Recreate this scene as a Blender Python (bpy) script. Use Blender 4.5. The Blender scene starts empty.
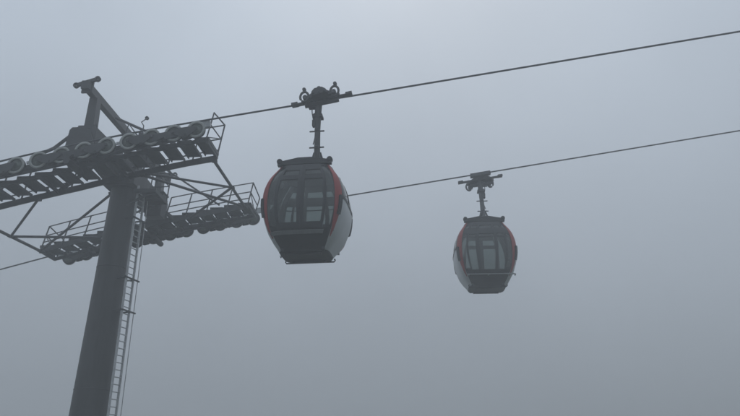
import bpy, math, random
from mathutils import Vector, Matrix
random.seed(7)
scene = bpy.context.scene
col = scene.collection
V = Vector

# ------------------------------------------------------------------ materials
def mat(name, color, rough=0.6, metallic=0.0, var=0.25, scale=6.0, spec=0.4, streak=False, bump=0.0):
    m = bpy.data.materials.new(name)
    m.use_nodes = True
    nt = m.node_tree
    b = nt.nodes['Principled BSDF']
    tc = nt.nodes.new('ShaderNodeTexCoord')
    src = tc.outputs['Object']
    if streak:
        mp = nt.nodes.new('ShaderNodeMapping')
        mp.inputs['Scale'].default_value = (1.0, 1.0, 0.12)
        nt.links.new(src, mp.inputs['Vector'])
        src = mp.outputs['Vector']
    n = nt.nodes.new('ShaderNodeTexNoise')
    n.inputs['Scale'].default_value = scale
    n.inputs['Detail'].default_value = 6
    n.inputs['Roughness'].default_value = 0.65
    nt.links.new(src, n.inputs['Vector'])
    cr = nt.nodes.new('ShaderNodeValToRGB')
    cr.color_ramp.elements[0].position = 0.3
    cr.color_ramp.elements[1].position = 0.72
    lo = [max(0, c * (1 - var)) for c in color]
    hi = [min(1, c * (1 + var)) for c in color]
    cr.color_ramp.elements[0].color = (*lo, 1)
    cr.color_ramp.elements[1].color = (*hi, 1)
    nt.links.new(n.outputs['Fac'], cr.inputs['Fac'])
    nt.links.new(cr.outputs['Color'], b.inputs['Base Color'])
    mr = nt.nodes.new('ShaderNodeMapRange')
    mr.inputs['To Min'].default_value = max(0.05, rough - 0.12)
    mr.inputs['To Max'].default_value = min(1, rough + 0.12)
    nt.links.new(n.outputs['Fac'], mr.inputs['Value'])
    nt.links.new(mr.outputs['Result'], b.inputs['Roughness'])
    b.inputs['Metallic'].default_value = metallic
    b.inputs['Specular IOR Level'].default_value = spec
    if bump:
        bp = nt.nodes.new('ShaderNodeBump')
        bp.inputs['Strength'].default_value = bump
        bp.inputs['Distance'].default_value = 0.02
        nt.links.new(n.outputs['Fac'], bp.inputs['Height'])
        nt.links.new(bp.outputs['Normal'], b.inputs['Normal'])
    return m

def glass_mat(name, tint, gloss=0.03):
    m = bpy.data.materials.new(name)
    m.use_nodes = True
    nt = m.node_tree
    nt.nodes.clear()
    out = nt.nodes.new('ShaderNodeOutputMaterial')
    tr = nt.nodes.new('ShaderNodeBsdfTransparent')
    gl = nt.nodes.new('ShaderNodeBsdfGlossy')
    gl.inputs['Roughness'].default_value = 0.06
    df = nt.nodes.new('ShaderNodeBsdfDiffuse')
    df.inputs['Color'].default_value = (0.28, 0.30, 0.29, 1)
    fr = nt.nodes.new('ShaderNodeFresnel')
    fr.inputs['IOR'].default_value = 1.4
    tc = nt.nodes.new('ShaderNodeTexCoord')
    n = nt.nodes.new('ShaderNodeTexNoise')
    n.inputs['Scale'].default_value = 3.0
    n.inputs['Detail'].default_value = 5
    nt.links.new(tc.outputs['Object'], n.inputs['Vector'])
    cr = nt.nodes.new('ShaderNodeValToRGB')
    cr.color_ramp.elements[0].color = (*[t * 0.94 for t in tint], 1)
    cr.color_ramp.elements[1].color = (*[min(1, t * 1.06) for t in tint], 1)
    nt.links.new(n.outputs['Fac'], cr.inputs['Fac'])
    nt.links.new(cr.outputs['Color'], tr.inputs['Color'])
    dirt = nt.nodes.new('ShaderNodeMapRange')          # wet grime film on the panes
    dirt.inputs['From Min'].default_value = 0.35
    dirt.inputs['From Max'].default_value = 0.75
    dirt.inputs['To Min'].default_value = 0.10
    dirt.inputs['To Max'].default_value = 0.26
    nt.links.new(n.outputs['Fac'], dirt.inputs['Value'])
    m1 = nt.nodes.new('ShaderNodeMixShader')
    nt.links.new(dirt.outputs['Result'], m1.inputs['Fac'])
    nt.links.new(tr.outputs[0], m1.inputs[1])
    nt.links.new(df.outputs[0], m1.inputs[2])
    m2 = nt.nodes.new('ShaderNodeMixShader')
    nt.links.new(fr.outputs[0], m2.inputs['Fac'])
    nt.links.new(m1.outputs[0], m2.inputs[1])
    nt.links.new(gl.outputs[0], m2.inputs[2])
    nt.links.new(m2.outputs[0], out.inputs['Surface'])
    return m

M = {
    'mast':   mat('mast_paint', (0.045, 0.046, 0.048), 0.55, 0.0, 0.5, 2.5, streak=True, bump=0.15),
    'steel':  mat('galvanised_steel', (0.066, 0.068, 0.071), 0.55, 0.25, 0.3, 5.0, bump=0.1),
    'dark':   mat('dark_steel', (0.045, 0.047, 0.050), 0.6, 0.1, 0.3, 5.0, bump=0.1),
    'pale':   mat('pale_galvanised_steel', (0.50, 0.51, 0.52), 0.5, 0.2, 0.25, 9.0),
    'rim':    mat('sheave_rim', (0.34, 0.35, 0.33), 0.7, 0.0, 0.2, 10.0),
    'rubber': mat('sheave_rubber', (0.05, 0.05, 0.05), 0.8, 0.0, 0.2, 14.0),
    'hub':    mat('sheave_hub', (0.13, 0.15, 0.13), 0.6, 0.1, 0.25, 8.0),
    'rope':   mat('wire_rope', (0.07, 0.075, 0.08), 0.55, 0.4, 0.25, 30.0),
    'tub':    mat('dark_cabin_panel', (0.028, 0.028, 0.030), 0.42, 0.0, 0.18, 3.0),
    'frame':  mat('cabin_frame', (0.022, 0.024, 0.026), 0.5, 0.0, 0.2, 6.0),
    'white':  mat('pale_cabin_panel', (0.50, 0.52, 0.53), 0.4, 0.0, 0.10, 2.0, streak=True),
    'red':    mat('red_cabin_paint', (0.30, 0.034, 0.032), 0.5, 0.0, 0.15, 4.0),
    'inside': mat('cabin_lining', (0.20, 0.21, 0.21), 0.7, 0.0, 0.15, 5.0),
    'seat':   mat('seat_upholstery', (0.05, 0.052, 0.055), 0.8, 0.0, 0.2, 12.0),
    'ledge':  mat('ledge_metal', (0.22, 0.23, 0.235), 0.4, 0.3, 0.2, 10.0),
    'concrete': mat('concrete', (0.30, 0.29, 0.27), 0.85, 0.0, 0.25, 4.0, bump=0.4),
    'glass':  glass_mat('tinted_glass', (0.69, 0.73, 0.72)),
}

# ------------------------------------------------------------------ mesh builder
class MB:
    def __init__(s):
        s.v = []; s.f = []; s.sm = []
    def add(s, verts, faces, smooth=False):
        o = len(s.v)
        s.v += [tuple(p) for p in verts]
        s.f += [tuple(o + i for i in f) for f in faces]
        s.sm += [smooth] * len(faces)
    def hexa(s, p):            # 8 corners: bottom 4 ccw, top 4 ccw
        s.add(p, [(3, 2, 1, 0), (4, 5, 6, 7), (0, 1, 5, 4), (1, 2, 6, 5), (2, 3, 7, 6), (3, 0, 4, 7)])
    def box(s, c, size, ax=None):
        c = V(c); hx, hy, hz = [q / 2 for q in size]
        X, Y, Z = ax if ax else (V((1, 0, 0)), V((0, 1, 0)), V((0, 0, 1)))
        s.hexa([c + X * (a * hx) + Y * (b * hy) + Z * (d * hz)
                for d in (-1, 1) for a, b in ((-1, -1), (1, -1), (1, 1), (-1, 1))])
    def bar(s, p0, p1, w, h, up=(0, 0, 1)):    # rectangular bar between points
        p0 = V(p0); p1 = V(p1); X = (p1 - p0).normalized()
        Y = V(up).cross(X).normalized(); Z = X.cross(Y)
        s.box((p0 + p1) / 2, ((p1 - p0).length, w, h), (X, Y, Z))
    def tube(s, pts, r, seg=10, cap=True, radii=None):
        pts = [V(p) for p in pts]; n = len(pts); vs = []
        ref = None
        for i, p in enumerate(pts):
            d = (pts[min(i + 1, n - 1)] - pts[max(i - 1, 0)]).normalized()
            if ref is None:
                ref = V((0, 0, 1)) if abs(d.z) < 0.9 else V((1, 0, 0))
            a = (ref - d * ref.dot(d)).normalized(); b = d.cross(a); ref = a
            rr = radii[i] if radii else r
            vs += [p + (a * math.cos(2 * math.pi * k / seg) + b * math.sin(2 * math.pi * k / seg)) * rr for k in range(seg)]
        fs = [(i * seg + k, i * seg + (k + 1) % seg, (i + 1) * seg + (k + 1) % seg, (i + 1) * seg + k)
              for i in range(n - 1) for k in range(seg)]
        s.add(vs, fs, True)
        if cap:
            s.add(vs[:seg], [tuple(reversed(range(seg)))]); s.add(vs[-seg:], [tuple(range(seg))])
    def lathe(s, c, axis, prof, seg=24, smooth=True):   # prof: (radius, along-axis); closed ring profile
        c = V(c); d = V(axis).normalized()
        ref = V((0, 0, 1)) if abs(d.z) < 0.9 else V((1, 0, 0))
        a = (ref - d * ref.dot(d)).normalized(); b = d.cross(a)
        n = len(prof)
        vs = [c + d * h + (a * math.cos(2 * math.pi * k / seg) + b * math.sin(2 * math.pi * k / seg)) * r
              for r, h in prof for k in range(seg)]
        fs = [(i * seg + k, i * seg + (k + 1) % seg, ((i + 1) % n) * seg + (k + 1) % seg, ((i + 1) % n) * seg + k)
              for i in range(n) for k in range(seg)]
        s.add(vs, fs, smooth)
    def prism(s, poly, d):     # poly: list of points, d: extrusion vector
        d = V(d); n = len(poly)
        vs = [V(p) for p in poly] + [V(p) + d for p in poly]
        s.add(vs, [tuple(reversed(range(n))), tuple(range(n, 2 * n))] +
              [(i, (i + 1) % n, n + (i + 1) % n, n + i) for i in range(n)])
    def build(s, name, m, parent=None, bevel=0.0, label=None, loc=None):
        me = bpy.data.meshes.new(name)
        off = V(loc) if loc is not None else V((0, 0, 0))
        me.from_pydata([tuple(V(p) - off) for p in s.v], [], s.f)
        me.polygons.foreach_set('use_smooth', s.sm)
        import bmesh
        bm = bmesh.new(); bm.from_mesh(me)
        bmesh.ops.recalc_face_normals(bm, faces=bm.faces)
        bm.to_mesh(me); bm.free()
        me.materials.append(m)
        o = bpy.data.objects.new(name, me)
        col.objects.link(o)
        if parent is not None:
            o.parent = parent
        o.location = off
        if bevel:
            b = o.modifiers.new('edge', 'BEVEL'); b.width = bevel; b.segments = 2; b.limit_method = 'ANGLE'
        if label:
            o['label'] = label
        return o

def thing(name, label, cat, loc, rz=0.0, group=None):
    o = bpy.data.objects.new(name, None)
    col.objects.link(o)
    o.empty_display_size = 0.5
    o.location = loc; o.rotation_euler = (0, 0, rz)
    o['label'] = label; o['category'] = cat
    if group:
        o['group'] = group
    return o

# ------------------------------------------------------------------ layout
PITCH = math.atan(261 / 640)
HEAD = -math.atan(0.0627)                    # heading of the lift line, a little towards the viewer on the uphill side
UH = V((math.cos(HEAD), math.sin(HEAD), 0)); VH = V((-math.sin(HEAD), math.cos(HEAD), 0))
MAST = V((-7.24, 17.25, 0))
HG = 3.03                                    # half the distance between the two ropes
ZR = 7.508                                   # rope height above the camera at the tower
TL = 3.08                                    # half the length of a sheave train
SPACE = 0.56
def rope_z(x):                               # rope profile along the line, over the tower
    def q(t): return 0.2075 * t - 0.009426 * t * t
    if x > TL: return ZR + q(TL) + (x - TL) * 0.1537
    if x < -TL: return ZR + q(-TL) + (x + TL) * 0.2656
    return ZR + q(x)
def rope_s(x):
    return (rope_z(x + 0.01) - rope_z(x - 0.01)) / 0.02
def ground_z(x, y):
    s = 90 * math.tanh(x / 90)
    z = -1.75 + (0.16 if x < 0 else 0.13) * s
    k = max(0.0, min(1.0, (x + 0.25 * y - 25) / 150)); z += 2.5 * k * k * (3 - 2 * k)
    z += 0.25 * math.sin(x * 0.11 + 1.3) * math.cos(y * 0.09) + 0.5 * math.sin(x * 0.031 + y * 0.043) * min(1, math.hypot(x, y) / 40)
    return z
ZB = ground_z(MAST.x, MAST.y)

# ------------------------------------------------------------------ lift tower (local frame: x along line, y across, z up from base)
tower = thing('lift_tower', 'tall dark steel lift pylon with crossarm, two rows of sheaves, walkways and ladder', 'lift tower',
              (MAST.x, MAST.y, ZB), HEAD)
def L(x, y, z):                               # z given above the camera level
    return V((x, y, z - ZB))

def mast_r(z):
    return 0.348 + (7.7 - z) * 0.0180
m = MB()
zs = [ZB - 0.1 + i * (8.0 - ZB + 0.1) / 12 for i in range(13)]
m.tube([L(0, 0, z) for z in zs], 1, 40, True, [mast_r(z) for z in zs])
for zf in (1.9, 5.2):                         # weld seams
    m.lathe(L(0, 0, zf), (0, 0, 1), [(mast_r(zf) - 0.02, -0.02), (mast_r(zf) + 0.008, -0.015), (mast_r(zf) + 0.008, 0.015), (mast_r(zf) - 0.02, 0.02)], 40)
m.build('mast', M['mast'], tower)
m = MB()
m.lathe(L(0, 0, ZB + 0.12), (0, 0, 1), [(0.3, -0.03), (0.85, -0.03), (0.85, 0.03), (0.3, 0.03)], 40, False)
for k in range(16):
    a = 2 * math.pi * k / 16
    m.tube([L(0.72 * math.cos(a), 0.72 * math.sin(a), ZB + 0.1), L(0.72 * math.cos(a), 0.72 * math.sin(a), ZB + 0.26)], 0.025, 6)
m.build('base_flange', M['dark'], tower)
m = MB(); m.box(L(0, 0, ZB - 0.5), (2.4, 2.4, 1.15)); m.build('foundation', M['concrete'], tower, 0.04)

# crossarm: welded box girder, deeper over the mast
m = MB()
zc = 7.98
for sgn in (-1, 1):
    y0, y1 = 0.0, sgn * 2.62
    p = []
    for dz in (-1, 1):
        for (yy, w, h) in ((y0, 0.40, 0.34), (y1, 0.30, 0.22)):
            pass
    a = [L(-0.40, y0, zc - 0.36), L(0.40, y0, zc - 0.36), L(0.30, y1, zc - 0.18), L(-0.30, y1, zc - 0.18),
         L(-0.40, y0, zc + 0.26), L(0.40, y0, zc + 0.26), L(0.30, y1, zc + 0.26), L(-0.30, y1, zc + 0.26)]
    m.hexa(a)
m.box(L(0, 0, zc - 0.03), (0.94, 0.9, 0.70))
m.build('crossarm', M['mast'], tower, 0.012)
for sgn in (-1, 1):                           # end plates that carry the trains
    m = MB()
    m.prism([L(-0.36, sgn * 2.62, zc + 0.14), L(-0.30, sgn * 2.62, zc + 0.22), L(-0.05, sgn * 2.62, zc + 0.22), L(0.18, sgn * 2.62, zc + 0.12), L(0.34, sgn * 2.62, zc - 0.3), L(0.22, sgn * 2.62, ZR - 0.42),
             L(-0.22, sgn * 2.62, ZR - 0.46), L(-0.40, sgn * 2.62, zc - 0.34)], (0, sgn * 0.10, 0))
    m.box(L(0, sgn * 2.50, ZR - 0.1), (0.26, 0.24, 0.5))
    m.build('hanger_plate', M['dark'], tower, 0.01)

# lifting frame: posts on the arm, beam across, lug bars over each rope
FB = 9.30
for sgn in (-1, 1):
    m = MB()
    yp = sgn * 2.40
    m.hexa([L(-0.11, yp - 0.13, zc + 0.24), L(0.15, yp - 0.13, zc + 0.24), L(0.15, yp + 0.13, zc + 0.24), L(-0.11, yp + 0.13, zc + 0.24),
            L(-0.11, yp - 0.12, FB - 0.1), L(0.11, yp - 0.12, FB - 0.1), L(0.11, yp + 0.12, FB - 0.1), L(-0.11, yp + 0.12, FB - 0.1)])
    m.build('lifting_post', M['mast'], tower, 0.01)
    m = MB()
    m.box(L(0, yp, zc + 0.30), (0.44, 0.4, 0.06))
    for s2 in (-1, 1):
        m.prism([L(s2 * 0.14, yp, zc + 0.33), L(s2 * 0.22, yp, zc + 0.33), L(s2 * 0.14, yp, zc + 0.5)], (0, 0.02, 0))
    m.build('post_foot', M['dark'], tower)
m = MB()
m.bar(L(0, -2.85, FB), L(0, 2.85, FB), 0.17, 0.22)
m.box(L(0, -2.87, FB), (0.3, 0.05, 0.36)); m.box(L(0, 2.87, FB), (0.3, 0.05, 0.36))
m.build('lifting_beam', M['mast'], tower, 0.01)
for sgn in (-1, 1):
    m = MB()
    yp = sgn * 2.95
    d = V((1, 0, 0.32)).normalized(); n = V((0, 0, 1)); n = (n - d * n.dot(d)).normalized()
    c = L(0, yp, FB + 0.1)
    m.box(c, (0.52, 0.06, 0.10), (d, V((0, 1, 0)), n))
    for s2 in (-1, 1):
        m.lathe(c + d * (s2 * 0.29), (0, 1, 0), [(0.035, -0.035), (0.075, -0.035), (0.075, 0.035), (0.035, 0.035)], 16)
    m.box(L(0, yp, FB), (0.22, 0.12, 0.24))
    m.build('lifting_lug', M['dark'], tower)

# sheave trains
def frame_at(x):
    s = rope_s(x); X = V((1, 0, s)).normalized(); Y = V((0, 1, 0)); return X, Y, X.cross(Y)
RS = 0.222
for out, nm in ((-1, 'sheave_train'), (1, 'sheave_train')):
    yy = out * HG
    train = bpy.data.objects.new(nm, None); col.objects.link(train); train.parent = tower
    train['label'] = 'sheave train on the viewer side of the pylon' if out < 0 else 'sheave train on the far side of the pylon'
    xs = [-TL + SPACE * 0.5 - 0.0 + i * SPACE for i in range(11)] 
    xs = [(i - 5.5) * SPACE for i in range(12)]
    cs = []
    for i, x in enumerate(xs):
        X, Y, Z = frame_at(x)
        c = L(x, yy, rope_z(x)) - Z * (RS + 0.025)
        cs.append(c)
        # one sheave: rubber lined tyre, pale rim flange, dark web
        m = MB()
        m.lathe(c, (0, out, 0), [(RS - 0.06, -0.045), (RS - 0.006, -0.045), (RS - 0.018, -0.015), (RS - 0.018, 0.015), (RS - 0.006, 0.045), (RS - 0.06, 0.045)], 32)
        sh = m.build('sheave', M['rubber'], train, loc=c)
        m = MB()
        for q in (0.046,):
            m.lathe(c, (0, out, 0), [(RS - 0.052, q), (RS + 0.008, q), (RS + 0.010, q + 0.012), (RS - 0.052, q + 0.012)], 36)
        m.build('sheave_rim', M['rim'], train, loc=c)
        m = MB()
        m.lathe(c, (0, out, 0), [(0.001, -0.03), (RS - 0.054, -0.03), (RS - 0.054, 0.025), (0.085, 0.03), (0.075, 0.07), (0.001, 0.07)], 24)
        for k in range(6):
            a = 2 * math.pi * k / 6
            m.tube([c + V((math.cos(a) * 0.105, out * 0.02, math.sin(a) * 0.105)), c + V((math.cos(a) * 0.105, out * 0.04, math.sin(a) * 0.105))], 0.014, 6)
        m.build('sheave_web', M['hub'], train, loc=c)
    # two-sheave rockers: side plates inside and out
    for k in range(0, 12, 2):
        a, b = cs[k], cs[k + 1]
        X = (b - a).normalized(); Y = V((0, 1, 0)); Z = X.cross(Y)
        for sd in (-1, 1):
            yo = V((0, sd * 0.092, 0))
            m = MB()
            mid = (a + b) / 2
            tp = 0.085 if sd == out else 0.15
            poly = [a - X * 0.05 + Z * 0.03, a + X * 0.02 + Z * 0.06, a + X * 0.17 + Z * tp, b - X * 0.17 + Z * tp, b - X * 0.02 + Z * 0.06, b + X * 0.05 + Z * 0.03,
                    b + X * 0.05 - Z * 0.03, b - X * 0.02 - Z * 0.065, mid + X * 0.08 - Z * 0.17, mid - X * 0.08 - Z * 0.17, a + X * 0.02 - Z * 0.065, a - X * 0.05 - Z * 0.03]
            m.prism([p + yo - Y * 0.012 for p in poly], (0, 0.024, 0))
            for q in (a, b, mid - Z * 0.12):
                m.tube([q + yo - Y * 0.03, q + yo + Y * 0.03], 0.035, 10)
            m.build('rocker_plate', M['dark'], train)
    # four-sheave beams and the main balance beam below
    for k in range(0, 12, 4):
        a = (cs[k] + cs[k + 1]) / 2; b = (cs[k + 2] + cs[k + 3]) / 2
        X = (b - a).normalized(); Y = V((0, 1, 0)); Z = X.cross(Y)
        m = MB(); mid = (a + b) / 2
        poly = [a - X * 0.1 + Z * 0.06, b + X * 0.1 + Z * 0.06, b + X * 0.1 - Z * 0.07, mid + X * 0.15 - Z * 0.15, mid - X * 0.15 - Z * 0.15, a - X * 0.1 - Z * 0.07]
        for yo in (-0.075, 0.055):
            m.prism([p + Y * yo for p in poly], (0, 0.02, 0))
        m.tube([mid - Z * 0.09 - Y * 0.14, mid - Z * 0.09 + Y * 0.14], 0.05, 12)
        m.build('rocker_beam', M['dark'], train)
    X, Y, Z = frame_at(0)
    m = MB()
    def up(x, dz): return L(x, yy - out * 0.2, rope_z(x) + dz)
    poly = [up(-2.5, -0.22), up(-0.5, -0.2), up(0.5, -0.2), up(2.5, -0.22), up(2.5, -0.30), up(0.5, -0.36), up(-0.5, -0.37), up(-2.5, -0.31)]
    for yo in (-0.09, 0.07):
        m.prism([p + Y * yo for p in poly], (0, 0.02, 0))
    m.tube([up(0, -0.5) - Y * 0.35, up(0, -0.5) + Y * 0.35], 0.09, 16)
    for x in (-2.2, 0.02, 2.2):
        m.tube([up(x, -0.36) - Y * 0.3, up(x, -0.36) + Y * 0.3], 0.05, 12)
    m.build('balance_beam', M['dark'], train)
    # rope catchers on the inner side and cable-position switch wires
    for x in (-3.3, 3.3):
        m = MB()
        X, Y, Z = frame_at(x)
        p = L(x, yy - out * 0.10, rope_z(x))
        m.box(p - Z * 0.06, (0.22, 0.05, 0.16), (X, Y, Z))
        m.box(p + Z * 0.03 , (0.16, 0.07, 0.03), (X, Y, Z))
        m.build('rope_catcher', M['pale'], train)
    for i in range(0, 11):
        m = MB()
        x = (xs[i] + xs[i + 1]) / 2
        X, Y, Z = frame_at(x)
        p = L(x, yy - out * 0.13, rope_z(x)) - Z * 0.14
        m.box(p, (0.20, 0.03, 0.07), (X, Y, Z))
        m.build('derail_switch', M['pale'], train)

# service walkways on the inner side of each train: stepped plates between stringers, with rails
def cat_z(x, out):
    base = rope_z(x) - 0.27
    return base - (0.11 * max(0.0, min(1, (2.6 - x) / 3.0)) if out < 0 else -0.05)
for out in (-1, 1):
    walk = bpy.data.objects.new('walkway', None); col.objects.link(walk); walk.parent = tower
    walk['label'] = 'stepped walkway behind the near sheaves' if out < 0 else 'stepped walkway in front of the far sheaves'
    ya, yb = out * (HG - 0.36), out * (HG - 1.26)      # outer, inner edge
    n = 15
    pitch = 0.447
    x_first = -3.12
    for i in range(n):
        x = x_first + i * pitch
        z = cat_z(x, out)
        m = MB()
        w = 0.37 if out < 0 else 0.415
        m.box(L(x, (ya + yb) / 2, z), (w, abs(ya - yb), 0.03))
        m.box(L(x - w / 2 + 0.012, (ya + yb) / 2, z - 0.03), (0.024, abs(ya - yb), 0.07))
        m.box(L(x + w / 2 - 0.012, (ya + yb) / 2, z - 0.03), (0.024, abs(ya - yb), 0.07))
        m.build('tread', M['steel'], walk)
    for ye, dep, dz0 in ((yb - out * 0.03, 0.17, -0.14), (ya + out * 0.03, 0.10, -0.11)):
        m = MB()
        xs_ = [-3.28 + k * 0.41 for k in range(17)]
        for k in range(16):
            x0, x1 = xs_[k], xs_[k + 1]
            z0, z1 = cat_z(x0, out) + dz0, cat_z(x1, out) + dz0
            h = dep / 2
            m.hexa([L(x0, ye - 0.02, z0 - h), L(x1, ye - 0.02, z1 - h), L(x1, ye + 0.02, z1 - h), L(x0, ye + 0.02, z0 - h),
                    L(x0, ye - 0.02, z0 + h), L(x1, ye - 0.02, z1 + h), L(x1, ye + 0.02, z1 + h), L(x0, ye + 0.02, z0 + h)])
        m.build('stringer', M['dark'], walk)
    for x in (-0.9, 0.9):                               # brackets from the stringers to the arm
        m = MB()
        z = cat_z(x, out)
        m.bar(L(x, yb, z - 0.12), L(x * 0.35, out * 1.3, zc - 0.2), 0.08, 0.10)
        m.bar(L(x, ya, z - 0.14), L(x, yb, z - 0.14), 0.06, 0.08)
        m.build('bracket', M['dark'], walk)
    m = MB(); m.bar(L(-3.28, ya, cat_z(-3.28, out) - 0.12), L(-3.28, yb, cat_z(-3.28, out) - 0.12), 0.06, 0.12); m.build('end_beam', M['dark'], walk)
    m = MB(); m.bar(L(3.28, ya, cat_z(3.28, out) - 0.12), L(3.28, yb, cat_z(3.28, out) - 0.12), 0.06, 0.12); m.build('end_beam', M['dark'], walk)
    # railing
    H = 0.88 if out < 0 else 0.66
    LEAN = 0.14
    for x0, x1 in ((-3.25, -0.62), (0.62, 3.25)):
        m = MB()
        ps = [x0 + (x1 - x0) * k / 4 for k in range(5)]
        yr = yb - out * 0.055
        for x in ps:
            z = cat_z(x, out)
            m.tube([L(x, yr, z - 0.15), L(x + LEAN, yr, z + H)], 0.022, 8)
        for hh in (H, H * 0.52, 0.12):
            m.tube([L(x + LEAN * hh / H, yr, cat_z(x, out) + hh) for x in ps], 0.019, 8)
        xe = x0 if x0 < -1 else x1
        z = cat_z(xe, out)
        yo2 = ya + out * 0.0
        m.tube([L(xe, yo2, z - 0.1), L(xe + LEAN, yo2, z + H * 0.8), L(xe + LEAN, yr, z + H)], 0.02, 8)
        m.tube([L(xe + LEAN / 2, yo2, z + H * 0.42), L(xe + LEAN * 0.52, yr, z + H * 0.52)], 0.017, 8)
        m.tube([L(xe + LEAN * 0.52, yr, z + H * 0.52), L(xe, yo2, z)], 0.014, 8)
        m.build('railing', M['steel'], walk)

m = MB(); m.tube([L(0.70, -1.9, 8.25), L(0.78, -1.9, 8.72), L(1.08, -1.9, 8.34)], 0.022, 8); m.build('stay_bracket', M['steel'], tower)
# plan bracing between the two walkways
def brace(p0, p1, r=0.035):
    m = MB(); m.tube([p0, p1], r, 10)
    for p in (p0, p1):
        m.box(p, (0.14, 0.14, 0.05))
    m.build('brace', M['steel'], tower)
for sx in (-1, 1):
    xe = sx * 3.2
    near_end = L(xe, -(HG - 1.3), cat_z(xe, -1) - 0.2); far_end = L(xe, HG - 1.3, cat_z(xe, 1) - 0.2)
    brace(near_end, far_end, 0.045)
    node = near_end.lerp(far_end, 0.52)
    xi = sx * 1.45
    brace(node, L(xi, -(HG - 1.3), cat_z(xi, -1) - 0.2))
    brace(node, L(xi * 1.0, HG - 1.3, cat_z(xi, 1) - 0.2), 0.04)
    brace(far_end.lerp(node, 0.06), L(-0.36, 0.0, 7.5) if sx < 0 else L(1.3, -(HG - 1.3), cat_z(1.3, -1) - 0.2), 0.04)
# stays of the lifting frame
m = MB(); m.tube([L(0.1, -1.35, FB - 0.05), L(2.35, -1.72, cat_z(2.35, -1) + 0.35)], 0.04, 10); m.build('stay', M['steel'], tower)
m = MB(); m.tube([L(-0.26, -2.6, zc + 0.14), L(-0.75, -2.6, 7.66), L(-1.3, -2.6, 7.40)], 0.045, 10); m.build('stay', M['steel'], tower)
m = MB(); m.tube([L(0.1, 1.35, FB - 0.05), L(2.35, 1.72, cat_z(2.35, 1) + 0.05)], 0.03, 10); m.build('stay', M['steel'], tower)

# access platform at the mast head and the ladder
m = MB()
m.box(L(0.80, -0.27, 7.42), (0.62, 0.22, 0.04)); m.box(L(0.80, 0.03, 7.42), (0.62, 0.22, 0.04)); m.box(L(0.80, 0.33, 7.42), (0.62, 0.22, 0.04))
m.box(L(0.80, -0.42, 7.38), (0.66, 0.04, 0.12)); m.box(L(0.80, 0.48, 7.38), (0.66, 0.04, 0.12)); m.box(L(1.13, 0.03, 7.38), (0.04, 0.94, 0.12))
m.bar(L(0.3, -0.3, 7.0), L(1.1, -0.4, 7.38), 0.05, 0.05); m.bar(L(0.3, 0.3, 7.0), L(1.1, 0.46, 7.38), 0.05, 0.05)
m.build('head_platform', M['dark'], tower)
m = MB()
for (x, y) in ((1.12, -0.42), (1.12, 0.48), (0.55, 0.48)):
    m.tube([L(x, y, 7.4), L(x + 0.05, y, 8.35)], 0.02, 8)
for h in (0.5, 0.95):
    m.tube([L(1.12 + 0.05 * h, -0.42, 7.4 + h), L(1.12 + 0.05 * h, 0.48, 7.4 + h), L(0.55 + 0.05 * h, 0.48, 7.4 + h)], 0.018, 8)
m.build('platform_railing', M['steel'], tower)
m = MB()
m.box(L(0.62, 0.95, 7.45), (0.5, 0.4, 0.75)); m.box(L(0.62, 0.95, 7.85), (0.56, 0.46, 0.04))
m.build('switch_box', M['dark'], tower, 0.015)

la = math.radians(-14)
er = V((math.cos(la), math.sin(la), 0)); et = V((-math.sin(la), math.cos(la), 0))
def lad(z, t, off=0.26):
    return L(0, 0, z) + er * (mast_r(z) + off) + et * t
m = MB()
z0, z1 = ZB + 0.4, 7.6
for t in (-0.15, 0.15):
    m.bar(lad(z0, t), lad(z1, t), 0.035, 0.055, up=er)
zz = z0 + 0.15
while zz < z1 - 0.1:
    m.tube([lad(zz, -0.15), lad(zz, 0.15)], 0.014, 8)
    zz += 0.185
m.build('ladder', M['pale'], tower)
for zb in (-2.2, -0.6, 0.9, 3.95, 4.85, 6.6):
    m = MB()
    for t in (-0.15, 0.15):
        m.bar(lad(zb, t, -0.03), lad(zb, t, 0.32), 0.05, 0.03)
    m.bar(lad(zb, -0.26, 0.30), lad(zb, 0.36, 0.30), 0.03, 0.04)
    m.build('ladder_bracket', M['dark'], tower)
m = MB(); m.tube([lad(z0, 0.34, 0.26), lad(3, 0.34, 0.26), lad(7.3, 0.34, 0.26)], 0.012, 8); m.build('fall_arrest_line', M['pale'], tower)
m = MB()
m.tube([L(1.1, -1.72, 8.3), L(1.12, -1.72, 8.75), L(1.05, -1.74, 8.86), L(1.16, -1.74, 8.95)], 0.016, 6)
m.lathe(L(1.19, -1.74, 8.98), (0, 1, 0), [(0.02, -0.03), (0.05, -0.03), (0.05, 0.03), (0.02, 0.03)], 12)
m.box(L(1.1, -1.72, 8.42), (0.14, 0.1, 0.2))
m.build('wind_sensor', M['steel'], tower)

# ------------------------------------------------------------------ ropes
def rope(yy, label):
    m = MB()
    xs = [-70 + i * 4 for i in range(16)] + [-6 + i * 0.4 for i in range(31)] + [8 + i * 4 for i in range(11)]
    base = V((MAST.x, MAST.y, 0))
    pts = [base + UH * x + VH * yy + V((0, 0, rope_z(x))) for x in xs]
    m.tube(pts, 0.0235, 10)
    o = m.build('haul_rope', M['rope'], None, loc=base + VH * yy + V((0, 0, ZR)))
    o['label'] = label; o['category'] = 'cable'; o['group'] = 'cables of the gondola lift'
rope(-HG, 'upper steel cable running over the near sheaves to the larger gondola')
rope(HG, 'lower steel cable behind, carrying the smaller hazier gondola')

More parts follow.
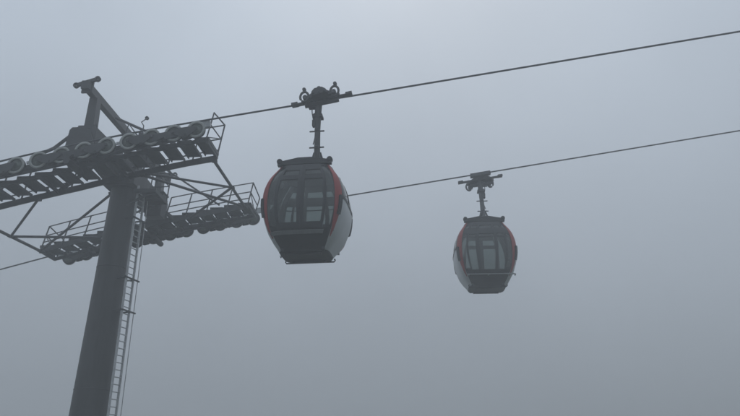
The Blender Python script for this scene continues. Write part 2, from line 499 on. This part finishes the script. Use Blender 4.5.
# ------------------------------------------------------------------ gondola (local: x along line, -y outward of the lift, origin under cabin floor)
def lerp_tab(tab, z):
    for (a, b) in zip(tab, tab[1:]):
        if z <= b[0]:
            t = (z - a[0]) / (b[0] - a[0]) if b[0] > a[0] else 0
            t = max(0, min(1, t))
            i = tab.index(a)
            p0 = tab[i - 1][1] if i > 0 else a[1]; p3 = tab[i + 2][1] if i + 2 < len(tab) else b[1]
            p1, p2 = a[1], b[1]
            return 0.5 * (2 * p1 + (p2 - p0) * t + (2 * p0 - 5 * p1 + 4 * p2 - p3) * t * t + (3 * p1 - p0 - 3 * p2 + p3) * t ** 3)
    return tab[-1][1]
ZF, ZL, ZT = 0.22, 0.62, 2.22                      # floor, window sill, window head
WT = [(0.20, 0.57), (0.22, 0.58), (0.4, 0.695), (0.62, 0.82), (1.0, 0.935), (1.3, 0.97), (1.6, 0.945), (1.9, 0.84), (2.22, 0.63), (2.36, 0.52), (2.42, 0.35)]
DT = [(0.20, 0.42), (0.22, 0.44), (0.4, 0.62), (0.62, 0.78), (1.0, 0.85), (1.3, 0.86), (1.6, 0.84), (1.9, 0.77), (2.22, 0.63), (2.36, 0.52), (2.42, 0.35)]
NE = 5.0
def fx(f, front=True):                            # angle of the front (or back) face at x-fraction f
    c = math.copysign(abs(f) ** (NE / 2), f)
    a = math.acos(c)
    return -a if front else a
def gy(g, right=True):                            # angle of an end wall at y-fraction g
    a = math.asin(math.copysign(abs(g) ** (NE / 2), g))
    return a if right else math.pi - a
def S0(th, z):
    W, D = lerp_tab(WT, z), lerp_tab(DT, z)
    c, s = math.cos(th), math.sin(th)
    return V((W * math.copysign(abs(c) ** (2 / NE), c), D * math.copysign(abs(s) ** (2 / NE), s), z))
def nrm(th, z):
    W, D = lerp_tab(WT, z), lerp_tab(DT, z)
    p = S0(th, z)
    gx = math.copysign(abs(p.x / W) ** (NE - 1), p.x) / W
    gy_ = math.copysign(abs(p.y / D) ** (NE - 1), p.y) / D
    dW = (lerp_tab(WT, z + 0.02) - lerp_tab(WT, z - 0.02)) / 0.04
    dD = (lerp_tab(DT, z + 0.02) - lerp_tab(DT, z - 0.02)) / 0.04
    gz = -(abs(p.x / W) ** NE * dW / W + abs(p.y / D) ** NE * dD / D)
    return V((gx, gy_, gz)).normalized()
def patch(m, ths, zs, off=0.0, thick=0.03):       # ths: list of angles, or function z -> list
    fn = ths if callable(ths) else (lambda z: ths)
    nz = len(zs); outer = []; inner = []
    for z in zs:
        for th in fn(z):
            p = S0(th, z); n = nrm(th, z)
            outer.append(p + n * off); inner.append(p + n * (off - thick))
    nu = len(fn(zs[0])); N = nz * nu
    fs = []
    for j in range(nz - 1):
        for i in range(nu - 1):
            a = j * nu + i
            fs.append((a, a + 1, a + nu + 1, a + nu)); fs.append((N + a, N + a + nu, N + a + nu + 1, N + a + 1))
    m.add(outer + inner, fs, True)
    es = []
    for i in range(nu - 1):
        es.append((i, N + i, N + i + 1, i + 1)); b = (nz - 1) * nu + i; es.append((b, b + 1, N + b + 1, N + b))
    for j in range(nz - 1):
        a = j * nu; es.append((a, a + nu, N + a + nu, N + a)); b = j * nu + nu - 1; es.append((b, N + b, N + b + nu, b + nu))
    m.add(outer + inner, es, False)
def rng(a, b, n):
    return [a + (b - a) * i / n for i in range(n + 1)]
def fr(a, b, n, front):
    return [fx(f, front) for f in rng(a, b, n)]
def zr_(a, b, n=None):
    return rng(a, b, n or max(2, int((b - a) / 0.09)))

def make_gondola(name, label, loc, rz, rope_dx, rope_dy, rope_dz, slope, group, hx):
    g = thing(name, label, 'gondola', loc, rz, group)
    # lower tub: dark long sides, pale end panels, floor pan
    FE = 0.80                                       # x-fraction where the corner pillars start
    GE = 0.90
    for front in (True, False):
        m = MB(); patch(m, fr(-FE, FE, 14, front), zr_(ZF, ZL, 8), 0.0, 0.04)
        m.build('lower_panel', M['tub'], g)
        m = MB()
        if front:
            patch(m, fr(-0.84, 0.66, 14, front), [ZL - 0.11, ZL - 0.08, ZL - 0.045], 0.045, 0.06)
        else:
            D = lerp_tab(DT, 0.50) + 0.03; W = lerp_tab(WT, 0.50) - 0.06
            m.tube([(-W - 0.10, D - 0.03, 0.43), (-W - 0.12, D, 0.47), (-W - 0.06, D + 0.01, 0.48), (W - 0.06, D + 0.01, 0.48)], 0.02, 8)
            for x in (-0.6, 0, 0.6):
                m.box((x, D - 0.03, 0.47), (0.05, 0.1, 0.04))
        m.build('step_ledge', M['ledge'], g)
    for right in (True, False):
        m = MB(); patch(m, [gy(v, right) for v in rng(-GE, GE, 16)], zr_(ZF, 1.32, 12), 0.0, 0.04)
        m.build('end_panel', M['white'], g)
        m = MB(); patch(m, [gy(v, right) for v in rng(-GE, GE, 16)], zr_(1.35, ZT, 10), -0.008, 0.012)
        w = m.build('end_window', M['glass'], g)
        m = MB(); patch(m, [gy(v, right) for v in rng(-GE, GE, 16)], [1.32, 1.35, 1.38], 0.012, 0.04)
        patch(m, [gy(v, right) for v in rng(-0.03, 0.03, 2)], zr_(1.38, ZT, 10), 0.006, 0.03)
        m.build('window_frame', M['frame'], w)
    m = MB()
    ths = rng(0, 2 * math.pi, 64)[:-1]
    ringv = [S0(t, ZF) for t in ths]; low = [V((S0(t, ZF).x * 0.96, S0(t, ZF).y * 0.96, ZF - 0.035)) for t in ths]; n = 64
    m.add(ringv + low, [(i, (i + 1) % n, n + (i + 1) % n, n + i) for i in range(n)] + [tuple(range(n, 2 * n)), tuple(reversed(range(n)))])
    for y in (-0.3, 0.3):
        m.box((0, y, ZF - 0.055), (0.8, 0.08, 0.05))
    m.build('floor_pan', M['tub'], g)
    m = MB()
    y = -0.40; b = ZF - 0.045; e = 0.57
    m.tube([(-e, -y, b + 0.07), (-e - 0.02, -y, b + 0.035), (-e, -y, b), (e, -y, b), (e + 0.02, -y, b + 0.035), (e, -y, b + 0.07)], 0.018, 8)
    m.build('guide_bar', M['frame'], g)
    # corner pillars: black behind, red crescent trim outside
    for front in (True, False):
        for sx in (-1, 1):
            t0, t1 = fx(sx * FE, front), gy(-0.90 if front else 0.90, sx > 0)
            if not front: pass
            if sx < 0 and front: t1 -= 2 * math.pi
            if abs(t1 - t0) > math.pi: t1 += 2 * math.pi * (1 if t1 < t0 else -1)
            
            m = MB(); patch(m, rng(t0, t1, 10), zr_(ZF, ZT, 26), 0.0, 0.045)
            pl = m.build('corner_pillar', M['white'] if False else M['tub'], g)
            r0, r1 = fx(sx * 0.78, front), gy(-0.74 if front else 0.74, sx > 0)
            if sx < 0 and front: r1 -= 2 * math.pi
            if abs(r1 - r0) > math.pi: r1 += 2 * math.pi * (1 if r1 < r0 else -1)
            def red(z, t0=r0, t1=r1):
                k = max(0.0, min(1.0, (z - 0.45) / 1.95))
                w = math.sin(math.pi * k) ** 0.7
                c = 0.46
                return rng(t0 + (t1 - t0) * (c - 0.42 * w), t0 + (t1 - t0) * (c + 0.32 * w), 6)
            m = MB(); patch(m, red, zr_(0.46, 2.36, 24), 0.016, 0.02)
            m.build('red_trim', M['red'], g)
            tm = t0 + (t1 - t0) * 0.55
            m = MB(); patch(m, rng(r0 + (r1 - r0) * 0.42, r0 + (r1 - r0) * 0.72, 6), zr_(0.92, 1.36, 6), 0.06, 0.055)
            m.build('bumper', M['frame'], g, 0.012)
    # glazing of the two long sides: quarter pane, two door leaves, quarter pane
    for front in (True, False):
        for (a, b) in ((-FE, -0.615), (0.615, FE)):
            m = MB(); patch(m, fr(a, b, 6, front), zr_(ZL, ZT, 16), -0.010, 0.012)
            w = m.build('side_window', M['glass'], g)
            m = MB(); patch(m, fr(a, b, 4, front), [ZL, ZL + 0.025, ZL + 0.05], 0.006, 0.04)
            patch(m, fr(a, b, 4, front), [ZT - 0.05, ZT - 0.025, ZT], 0.006, 0.04)
            m.build('window_frame', M['frame'], w)
        if not front:                               # inner side: one wide fixed window with mullions
            m = MB(); patch(m, fr(-0.615, 0.615, 14, front), zr_(ZL, ZT, 16), -0.010, 0.012)
            w = m.build('back_window', M['glass'], g)
            m = MB()
            for c0, hw in ((-0.30, 0.05), (0.30, 0.05), (0.62, 0.03), (-0.62, 0.03)):
                patch(m, fr(c0 - hw, c0 + hw, 2, front), zr_(ZL, ZT, 16), 0.008, 0.04)
            patch(m, fr(-0.80, 0.80, 14, front), zr_(1.76, 1.97, 3), 0.005, 0.035)
            patch(m, fr(-0.80, 0.80, 14, front), zr_(1.65, 1.675, 2), 0.004, 0.03)
            patch(m, fr(-0.80, 0.80, 14, front), zr_(2.09, ZT, 2), 0.004, 0.03)
            m.build('window_frame', M['frame'], w)
            continue
        for sx in (-1, 1):
            a, b = (0.008, 0.61) if sx > 0 else (-0.61, -0.008)
            m = MB()
            patch(m, fr(a, a + 0.075, 2, front), zr_(ZL - 0.02, ZT, 16), 0.014, 0.045)
            patch(m, fr(b - 0.075, b, 2, front), zr_(ZL - 0.02, ZT, 16), 0.014, 0.045)
            patch(m, fr(a + 0.075, b - 0.075, 4, front), [2.05, 2.13, ZT], 0.014, 0.045)
            patch(m, fr(a + 0.075, b - 0.075, 4, front), zr_(ZL + 0.0, ZL + 0.12, 2), 0.014, 0.045)
            patch(m, fr(a + 0.075, b - 0.075, 4, front), zr_(1.78, 1.90, 2), 0.012, 0.04)
            dr = m.build('door_leaf', M['frame'], g)
            m = MB(); patch(m, fr(a + 0.075, b - 0.075, 4, front), zr_(ZL + 0.12, 1.78, 12), -0.004, 0.012)
            patch(m, fr(a + 0.075, b - 0.075, 4, front), zr_(1.90, 2.05, 3), -0.004, 0.012)
            m.build('door_pane', M['glass'], dr)
        m = MB(); patch(m, fr(-0.012, 0.012, 2, front), zr_(ZL - 0.02, ZT, 16), 0.008, 0.03)
        m.build('door_seal', M['rubber'], g)
    # roof cap and lining, roof beams
    m = MB()
    patch(m, rng(0, 2 * math.pi, 64), [ZT, ZT + 0.05, ZT + 0.1, 2.36, 2.40, 2.42], 0.0, 0.04)
    top = [S0(t, 2.42) for t in ths]
    m.add(top, [tuple(range(64))]); 
    m.build('roof', M['tub'], g)
    m = MB()
    cl = [S0(t, ZT) * 0.0 + V((S0(t, ZT).x * 0.93, S0(t, ZT).y * 0.93, ZT - 0.0)) for t in ths]
    cu = [V((p.x, p.y, p.z + 0.03)) for p in cl]
    m.add(cl + cu, [tuple(range(64)), tuple(reversed(range(64, 128)))] + [(i, (i + 1) % n, n + (i + 1) % n, n + i) for i in range(n)])
    m.build('ceiling_lining', M['inside'], g)
    for sy in (-1, 1):
        m = MB()
        y = sy * 0.575
        m.hexa([V((-0.58, y - 0.05, 2.245)), V((0.58, y - 0.05, 2.245)), V((0.58, y + 0.05, 2.245)), V((-0.58, y + 0.05, 2.245)),
                V((-0.58, y - 0.05, 2.36)), V((0.58, y - 0.05, 2.36)), V((0.58, y + 0.05, 2.36)), V((-0.58, y + 0.05, 2.36))])
        m.hexa([V((-0.52, y - 0.045, 2.36)), V((0.52, y - 0.045, 2.36)), V((0.52, y + 0.045, 2.36)), V((-0.52, y + 0.045, 2.36)),
                V((-0.15, y - 0.045, 2.43)), V((0.15, y - 0.045, 2.43)), V((0.15, y + 0.045, 2.43)), V((-0.15, y + 0.045, 2.43))])
        for sx in (-1, 1):
            m.lathe((sx * 0.59, y, 2.345), (0, 1, 0), [(0.001, -0.07), (0.062, -0.07), (0.07, 0.0), (0.062, 0.07), (0.001, 0.07)], 16)
            m.box((sx * 0.59, y, 2.28), (0.09, 0.11, 0.10))
        m.build('roof_beam', M['frame'], g, 0.012)
    # benches along the end walls
    for sx in (-1, 1):
        m = MB()
        m.box((sx * 0.56, 0, 0.60), (0.34, 1.26, 0.07)); m.box((sx * 0.46, 0, 0.38), (0.08, 0.9, 0.38))
        b = m.build('bench', M['seat'], g, 0.02)
        m = MB(); ax = (V((0.98, 0, -sx * 0.2)), V((0, 1, 0)), V((sx * 0.2, 0, 0.98)))
        m.box((sx * 0.77, 0, 0.92), (0.06, 1.22, 0.52), ax)
        m.build('backrest', M['seat'], b, 0.02)
    # hanger: from the roof to the grip at the rope, leaning to the rope's side
    R = V((rope_dx + hx, rope_dy, rope_dz))              # where the rope runs over this cabin
    out = -1.0
    hb = V((hx, 0, 2.40)); ht = V((R.x - rope_dx * 0.5, R.y - 0.26, R.z - 0.16))
    m = MB()
    hm = hb.lerp(ht, 0.55) + V((0, -0.05, 0))
    m.tube([hb, hb.lerp(hm, 0.5) + V((0, -0.02, 0)), hm, hm.lerp(ht, 0.5) + V((0, -0.02, 0)), ht], 0.07, 14, True, [0.085, 0.075, 0.07, 0.08, 0.095])
    m.box(hb + V((0, 0, 0.05)), (0.34, 0.34, 0.12)); m.box(hb + V((0, 0, 0.16)), (0.22, 0.2, 0.12))
    hg = m.build('hanger', M['steel'], g)
    m = MB()
    for k, xo in ((0.30, 0.0), (0.54, 0.0)):
        p = hb.lerp(ht, k) + V((0, -0.06, 0))
        m.tube([p + V((-0.19, 0, 0)), p + V((0.17, 0, 0))], 0.02, 8)
        m.box(p, (0.1, 0.2, 0.05))
    m.build('hanger_step', M['steel'], hg)
    m = MB()
    pts = [hb.lerp(ht, k) + V((-0.10 - 0.05 * math.sin(k * 9), -0.05, 0)) for k in rng(0.35, 0.95, 12)]
    m.tube(pts, 0.013, 6)
    p = hb.lerp(ht, 0.90); m.box(p + V((-0.14, -0.04, 0.02)), (0.18, 0.1, 0.08)); m.box(p + V((-0.20, -0.04, 0.07)), (0.05, 0.06, 0.12))
    p = hb.lerp(ht, 0.66); m.box(p + V((-0.09, -0.05, 0.0)), (0.08, 0.12, 0.16))
    m.build('control_cable', M['dark'], hg)
    for s_ in (-1, 1):
        m = MB()
        m.tube([hb + V((s_ * 0.16, 0.02, 0.12)), hb + V((s_ * 0.07, -0.04, 0.42))], 0.028, 8)
        m.lathe(hb + V((s_ * 0.16, 0.02, 0.13)), (0, 1, 0), [(0.001, -0.05), (0.05, -0.05), (0.05, 0.05), (0.001, 0.05)], 12)
        m.build('damper', M['dark'], hg)
    m = MB()
    p = hb.lerp(ht, 0.76); m.box(p + V((0.0, -0.03, 0)), (0.24, 0.22, 0.06)); m.box(p + V((0.0, -0.03, 0.05)), (0.20, 0.19, 0.03))
    m.build('clamp_collar', M['dark'], hg)
    # grip: clamp body outside the rope, springs, guide bar, roller hooks
    X = V((1, 0, slope)).normalized(); Y = V((0, 1, 0)); Z = X.cross(Y)
    def G(x, d, h):
        return R + X * x - Y * d + Z * h
    m = MB()
    poly = [(-0.38, -0.17), (0.38, -0.17), (0.38, -0.13), (0.26, -0.07), (0.12, 0.03), (-0.14, 0.03), (-0.28, -0.07), (-0.38, -0.13)]
    m.prism([G(x, 0.10, h) for x, h in poly], Y * -0.42)
    m.prism([G(x, 0.52, h) for x, h in [(-0.20, -0.18), (0.20, -0.18), (0.18, -0.07), (0.09, 0.01), (-0.10, 0.01), (-0.18, -0.07)]], Y * -0.14)
    gp = m.build('grip', M['dark'], g, 0.015)
    m = MB()
    m.prism([G(x, -0.045, h) for x, h in [(-0.34, -0.06), (0.34, -0.06), (0.34, 0.055), (-0.34, 0.055)]], Y * -0.16)
    m.tube([G(-0.42, 0.33, -0.24), G(0.42, 0.33, -0.24)], 0.055, 12)
    m.build('clamp_jaw', M['steel'], gp)
    for s in (-1, 1):
        m = MB()
        p0 = G(s * 0.12, 0.36, -0.15); p1 = G(s * 0.46, 0.36, -0.15); d = p1 - p0
        a_ = Z; b_ = Y
        m.tube([p0 + d * t + (a_ * math.cos(t * 44) + b_ * math.sin(t * 44)) * 0.05 for t in rng(0, 1, 90)], 0.013, 6)
        m.tube([p0, p1], 0.03, 8)
        m.build('clamp_spring', M['dark'], gp)
    m = MB()
    m.bar(G(-0.02, 0.30, -0.02), G(0.0, 0.50, 0.05), 0.07, 0.05)
    m.lathe(G(0.0, 0.52, 0.05), Y, [(0.001, -0.045), (0.05, -0.045), (0.05, 0.045), (0.001, 0.045)], 16)
    m.build('opening_lever', M['steel'], gp)
    for xx in (-0.14, 0.0, 0.14):
        m = MB(); m.tube([G(xx, 0.64, -0.13), G(xx, 0.70, -0.13)], 0.025, 6); m.build('bolt', M['steel'], gp)
    m = MB()
    m.bar(G(-0.74, 0.24, -0.10), G(0.74, 0.24, -0.10), 0.12, 0.035)
    for s in (-1, 1):
        m.box(G(s * 0.68, 0.24, -0.085), (0.16, 0.16, 0.06), (X, Y, Z))
    m.build('guide_rail', M['steel'], gp)
    for s in (-1, 1):
        c = G(s * 0.37, 0.60, -0.15)
        m = MB()
        pts = [c + V((0.10 * math.cos(a), 0, 0.135 * math.sin(a) + 0.0)) for a in rng(math.radians(-125), math.radians(215), 20)]
        m.tube(pts, 0.030, 8)
        m.lathe(c + V((0.01 * s, 0, 0.20)), (0, 1, 0), [(0.001, -0.04), (0.042, -0.04), (0.048, 0.0), (0.042, 0.04), (0.001, 0.04)], 14)
        m.lathe(c + V((-s * 0.02, 0.02, -0.02)), (0, 1, 0), [(0.001, -0.05), (0.06, -0.05), (0.06, 0.05), (0.001, 0.05)], 14)
        m.bar(c + V((0, 0.02, -0.14)), G(s * 0.2, 0.45, -0.15), 0.06, 0.06)
        m.build('roller_hook', M['steel'], gp)
    return g

HANG = 3.98 + 0.24                                  # floor to rope
C_IN = 0.08                                         # cabin axis a little inside the rope
def place(xl, out):
    yl = out * HG
    p = MAST + UH * xl + VH * (yl - out * C_IN)
    return V((p.x, p.y, rope_z(xl) - HANG))
def xl_for(X, out):                                 # distance along the line for a world X
    return (X - MAST.x - VH.x * out * HG) / UH.x
x1 = xl_for(-1.45, -1); x2 = xl_for(3.66, 1)
GRP = 'gondolas hanging from the lift cables'
g1 = make_gondola('gondola', 'larger red edged dark gondola on the upper cable beside the pylon', place(x1, -1), HEAD - math.radians(3.5),
                  0.12, -C_IN, HANG, 0.1537, GRP, 0.17)
# the second: same cabin, turned round because it runs on the other rope
g2 = make_gondola('gondola', 'smaller fogged gondola with red edges on the lower cable, right of the larger one', place(x2, 1), HEAD + math.pi,
                  0, -C_IN, HANG, -0.1537, GRP, -0.07)

# ------------------------------------------------------------------ ground
N = 120; SZ = 400.0
def axis(i):
    t = (i / N) * 2 - 1
    return math.copysign(SZ * (0.12 * abs(t) + 0.88 * abs(t) ** 3), t)
m = MB()
vs = [V((axis(i), axis(j), ground_z(axis(i), axis(j)))) for j in range(N + 1) for i in range(N + 1)]
m.add(vs, [(j * (N + 1) + i, j * (N + 1) + i + 1, (j + 1) * (N + 1) + i + 1, (j + 1) * (N + 1) + i) for j in range(N) for i in range(N)], True)
gm = mat('hillside_grass', (0.055, 0.062, 0.040), 0.95, 0.0, 0.5, 0.6, spec=0.1, bump=0.6)
go = m.build('ground', gm)
go['kind'] = 'structure'; go['label'] = 'sloping grass hillside under the lift'

# ------------------------------------------------------------------ haze
zmin = min(p.z for p in vs) - 1.0
hm = bpy.data.materials.new('fog'); hm.use_nodes = True
nt = hm.node_tree; nt.nodes.clear()
o_ = nt.nodes.new('ShaderNodeOutputMaterial'); pv = nt.nodes.new('ShaderNodeVolumePrincipled')
pv.inputs['Color'].default_value = (0.88, 0.89, 0.90, 1)
pv.inputs['Density'].default_value = 0.0143
pv.inputs['Density Attribute'].default_value = ''
pv.inputs['Temperature Attribute'].default_value = ''
pv.inputs['Anisotropy'].default_value = 0.3
nt.links.new(pv.outputs[0], o_.inputs['Volume'])
try: hm.cycles.homogeneous_volume = True
except Exception: pass
m = MB(); B = 415.0
TOPZ = max(rope_z(49), max(p.z for p in vs)) + 1.0
m.box((0, 0, (zmin + TOPZ) / 2), (2 * B, 2 * B, TOPZ - zmin))
hz = m.build('haze', hm)
hz['kind'] = 'stuff'; hz['label'] = 'grey fog filling the air'

# ------------------------------------------------------------------ sky, sun, camera
EL, ROT = math.radians(54), math.radians(6)
w = bpy.data.worlds.new('World'); scene.world = w; w.use_nodes = True
nt = w.node_tree; bg = nt.nodes['Background']
sk = nt.nodes.new('ShaderNodeTexSky'); sk.sky_type = 'NISHITA'; sk.sun_disc = False
sk.sun_elevation = EL; sk.sun_rotation = ROT; sk.dust_density = 6.0; sk.air_density = 1.2
mx = nt.nodes.new('ShaderNodeMix'); mx.data_type = 'RGBA'
mx.inputs['Factor'].default_value = 0.965
nt.links.new(sk.outputs['Color'], mx.inputs['A'])
mx.inputs['B'].default_value = (4.2, 4.82, 5.6, 1)       # even cloud deck hiding most of the blue
# overcast luminance distribution: the deck is brighter overhead than at the horizon
tcw = nt.nodes.new('ShaderNodeTexCoord'); sp = nt.nodes.new('ShaderNodeSeparateXYZ')
nt.links.new(tcw.outputs['Generated'], sp.inputs[0])
ov = nt.nodes.new('ShaderNodeMapRange'); ov.inputs['From Min'].default_value = 0; ov.inputs['From Max'].default_value = 1
ov.inputs['To Min'].default_value = 0.62; ov.inputs['To Max'].default_value = 1.68
nt.links.new(sp.outputs['Z'], ov.inputs['Value'])
sc_ = nt.nodes.new('ShaderNodeVectorMath'); sc_.operation = 'SCALE'
nt.links.new(mx.outputs['Result'], sc_.inputs[0]); nt.links.new(ov.outputs['Result'], sc_.inputs['Scale'])
# slow unevenness of the cloud
nz_ = nt.nodes.new('ShaderNodeTexNoise'); nz_.inputs['Scale'].default_value = 2.2; nz_.inputs['Detail'].default_value = 3
nt.links.new(tcw.outputs['Generated'], nz_.inputs['Vector'])
nr = nt.nodes.new('ShaderNodeMapRange'); nr.inputs['From Min'].default_value = 0.3; nr.inputs['From Max'].default_value = 0.7
nr.inputs['To Min'].default_value = 0.93; nr.inputs['To Max'].default_value = 1.07
nt.links.new(nz_.outputs['Fac'], nr.inputs['Value'])
s2_ = nt.nodes.new('ShaderNodeVectorMath'); s2_.operation = 'SCALE'
nt.links.new(sc_.outputs['Vector'], s2_.inputs[0]); nt.links.new(nr.outputs['Result'], s2_.inputs['Scale'])
nt.links.new(s2_.outputs['Vector'], bg.inputs['Color'])
bg.inputs['Strength'].default_value = 0.10
sl = bpy.data.lights.new('sun', 'SUN'); sl.energy = 0.2; sl.angle = math.radians(100); sl.color = (1.0, 0.98, 0.955)
so = bpy.data.objects.new('sun', sl); col.objects.link(so)
# Nishita rotation is measured clockwise from +Y when seen from above
sd = V((math.sin(ROT) * math.cos(EL), math.cos(ROT) * math.cos(EL), math.sin(EL)))
so.rotation_euler = (-sd).to_track_quat('-Z', 'Y').to_euler(); so.location = (0, 0, 60)

cam = bpy.data.cameras.new('camera'); co = bpy.data.objects.new('camera', cam); col.objects.link(co)
cam.sensor_width = 36; cam.lens = 36 * 640 / 740
cam.clip_start = 0.1; cam.clip_end = 3000
co.location = (0, 0, 0); co.rotation_euler = (math.pi / 2 + PITCH, 0, 0)
scene.camera = co

scene.render.engine = 'CYCLES'
c = scene.cycles
c.max_bounces = 10; c.diffuse_bounces = 3; c.glossy_bounces = 3; c.transparent_max_bounces = 24; c.volume_bounces = 6
c.use_denoising = True
try: c.denoiser = 'OPENIMAGEDENOISE'
except Exception: pass
vsn = scene.view_settings
vsn.view_transform = 'Standard'; vsn.look = 'None'; vsn.exposure = 0.0; vsn.gamma = 1.0; vsn.use_curve_mapping = False
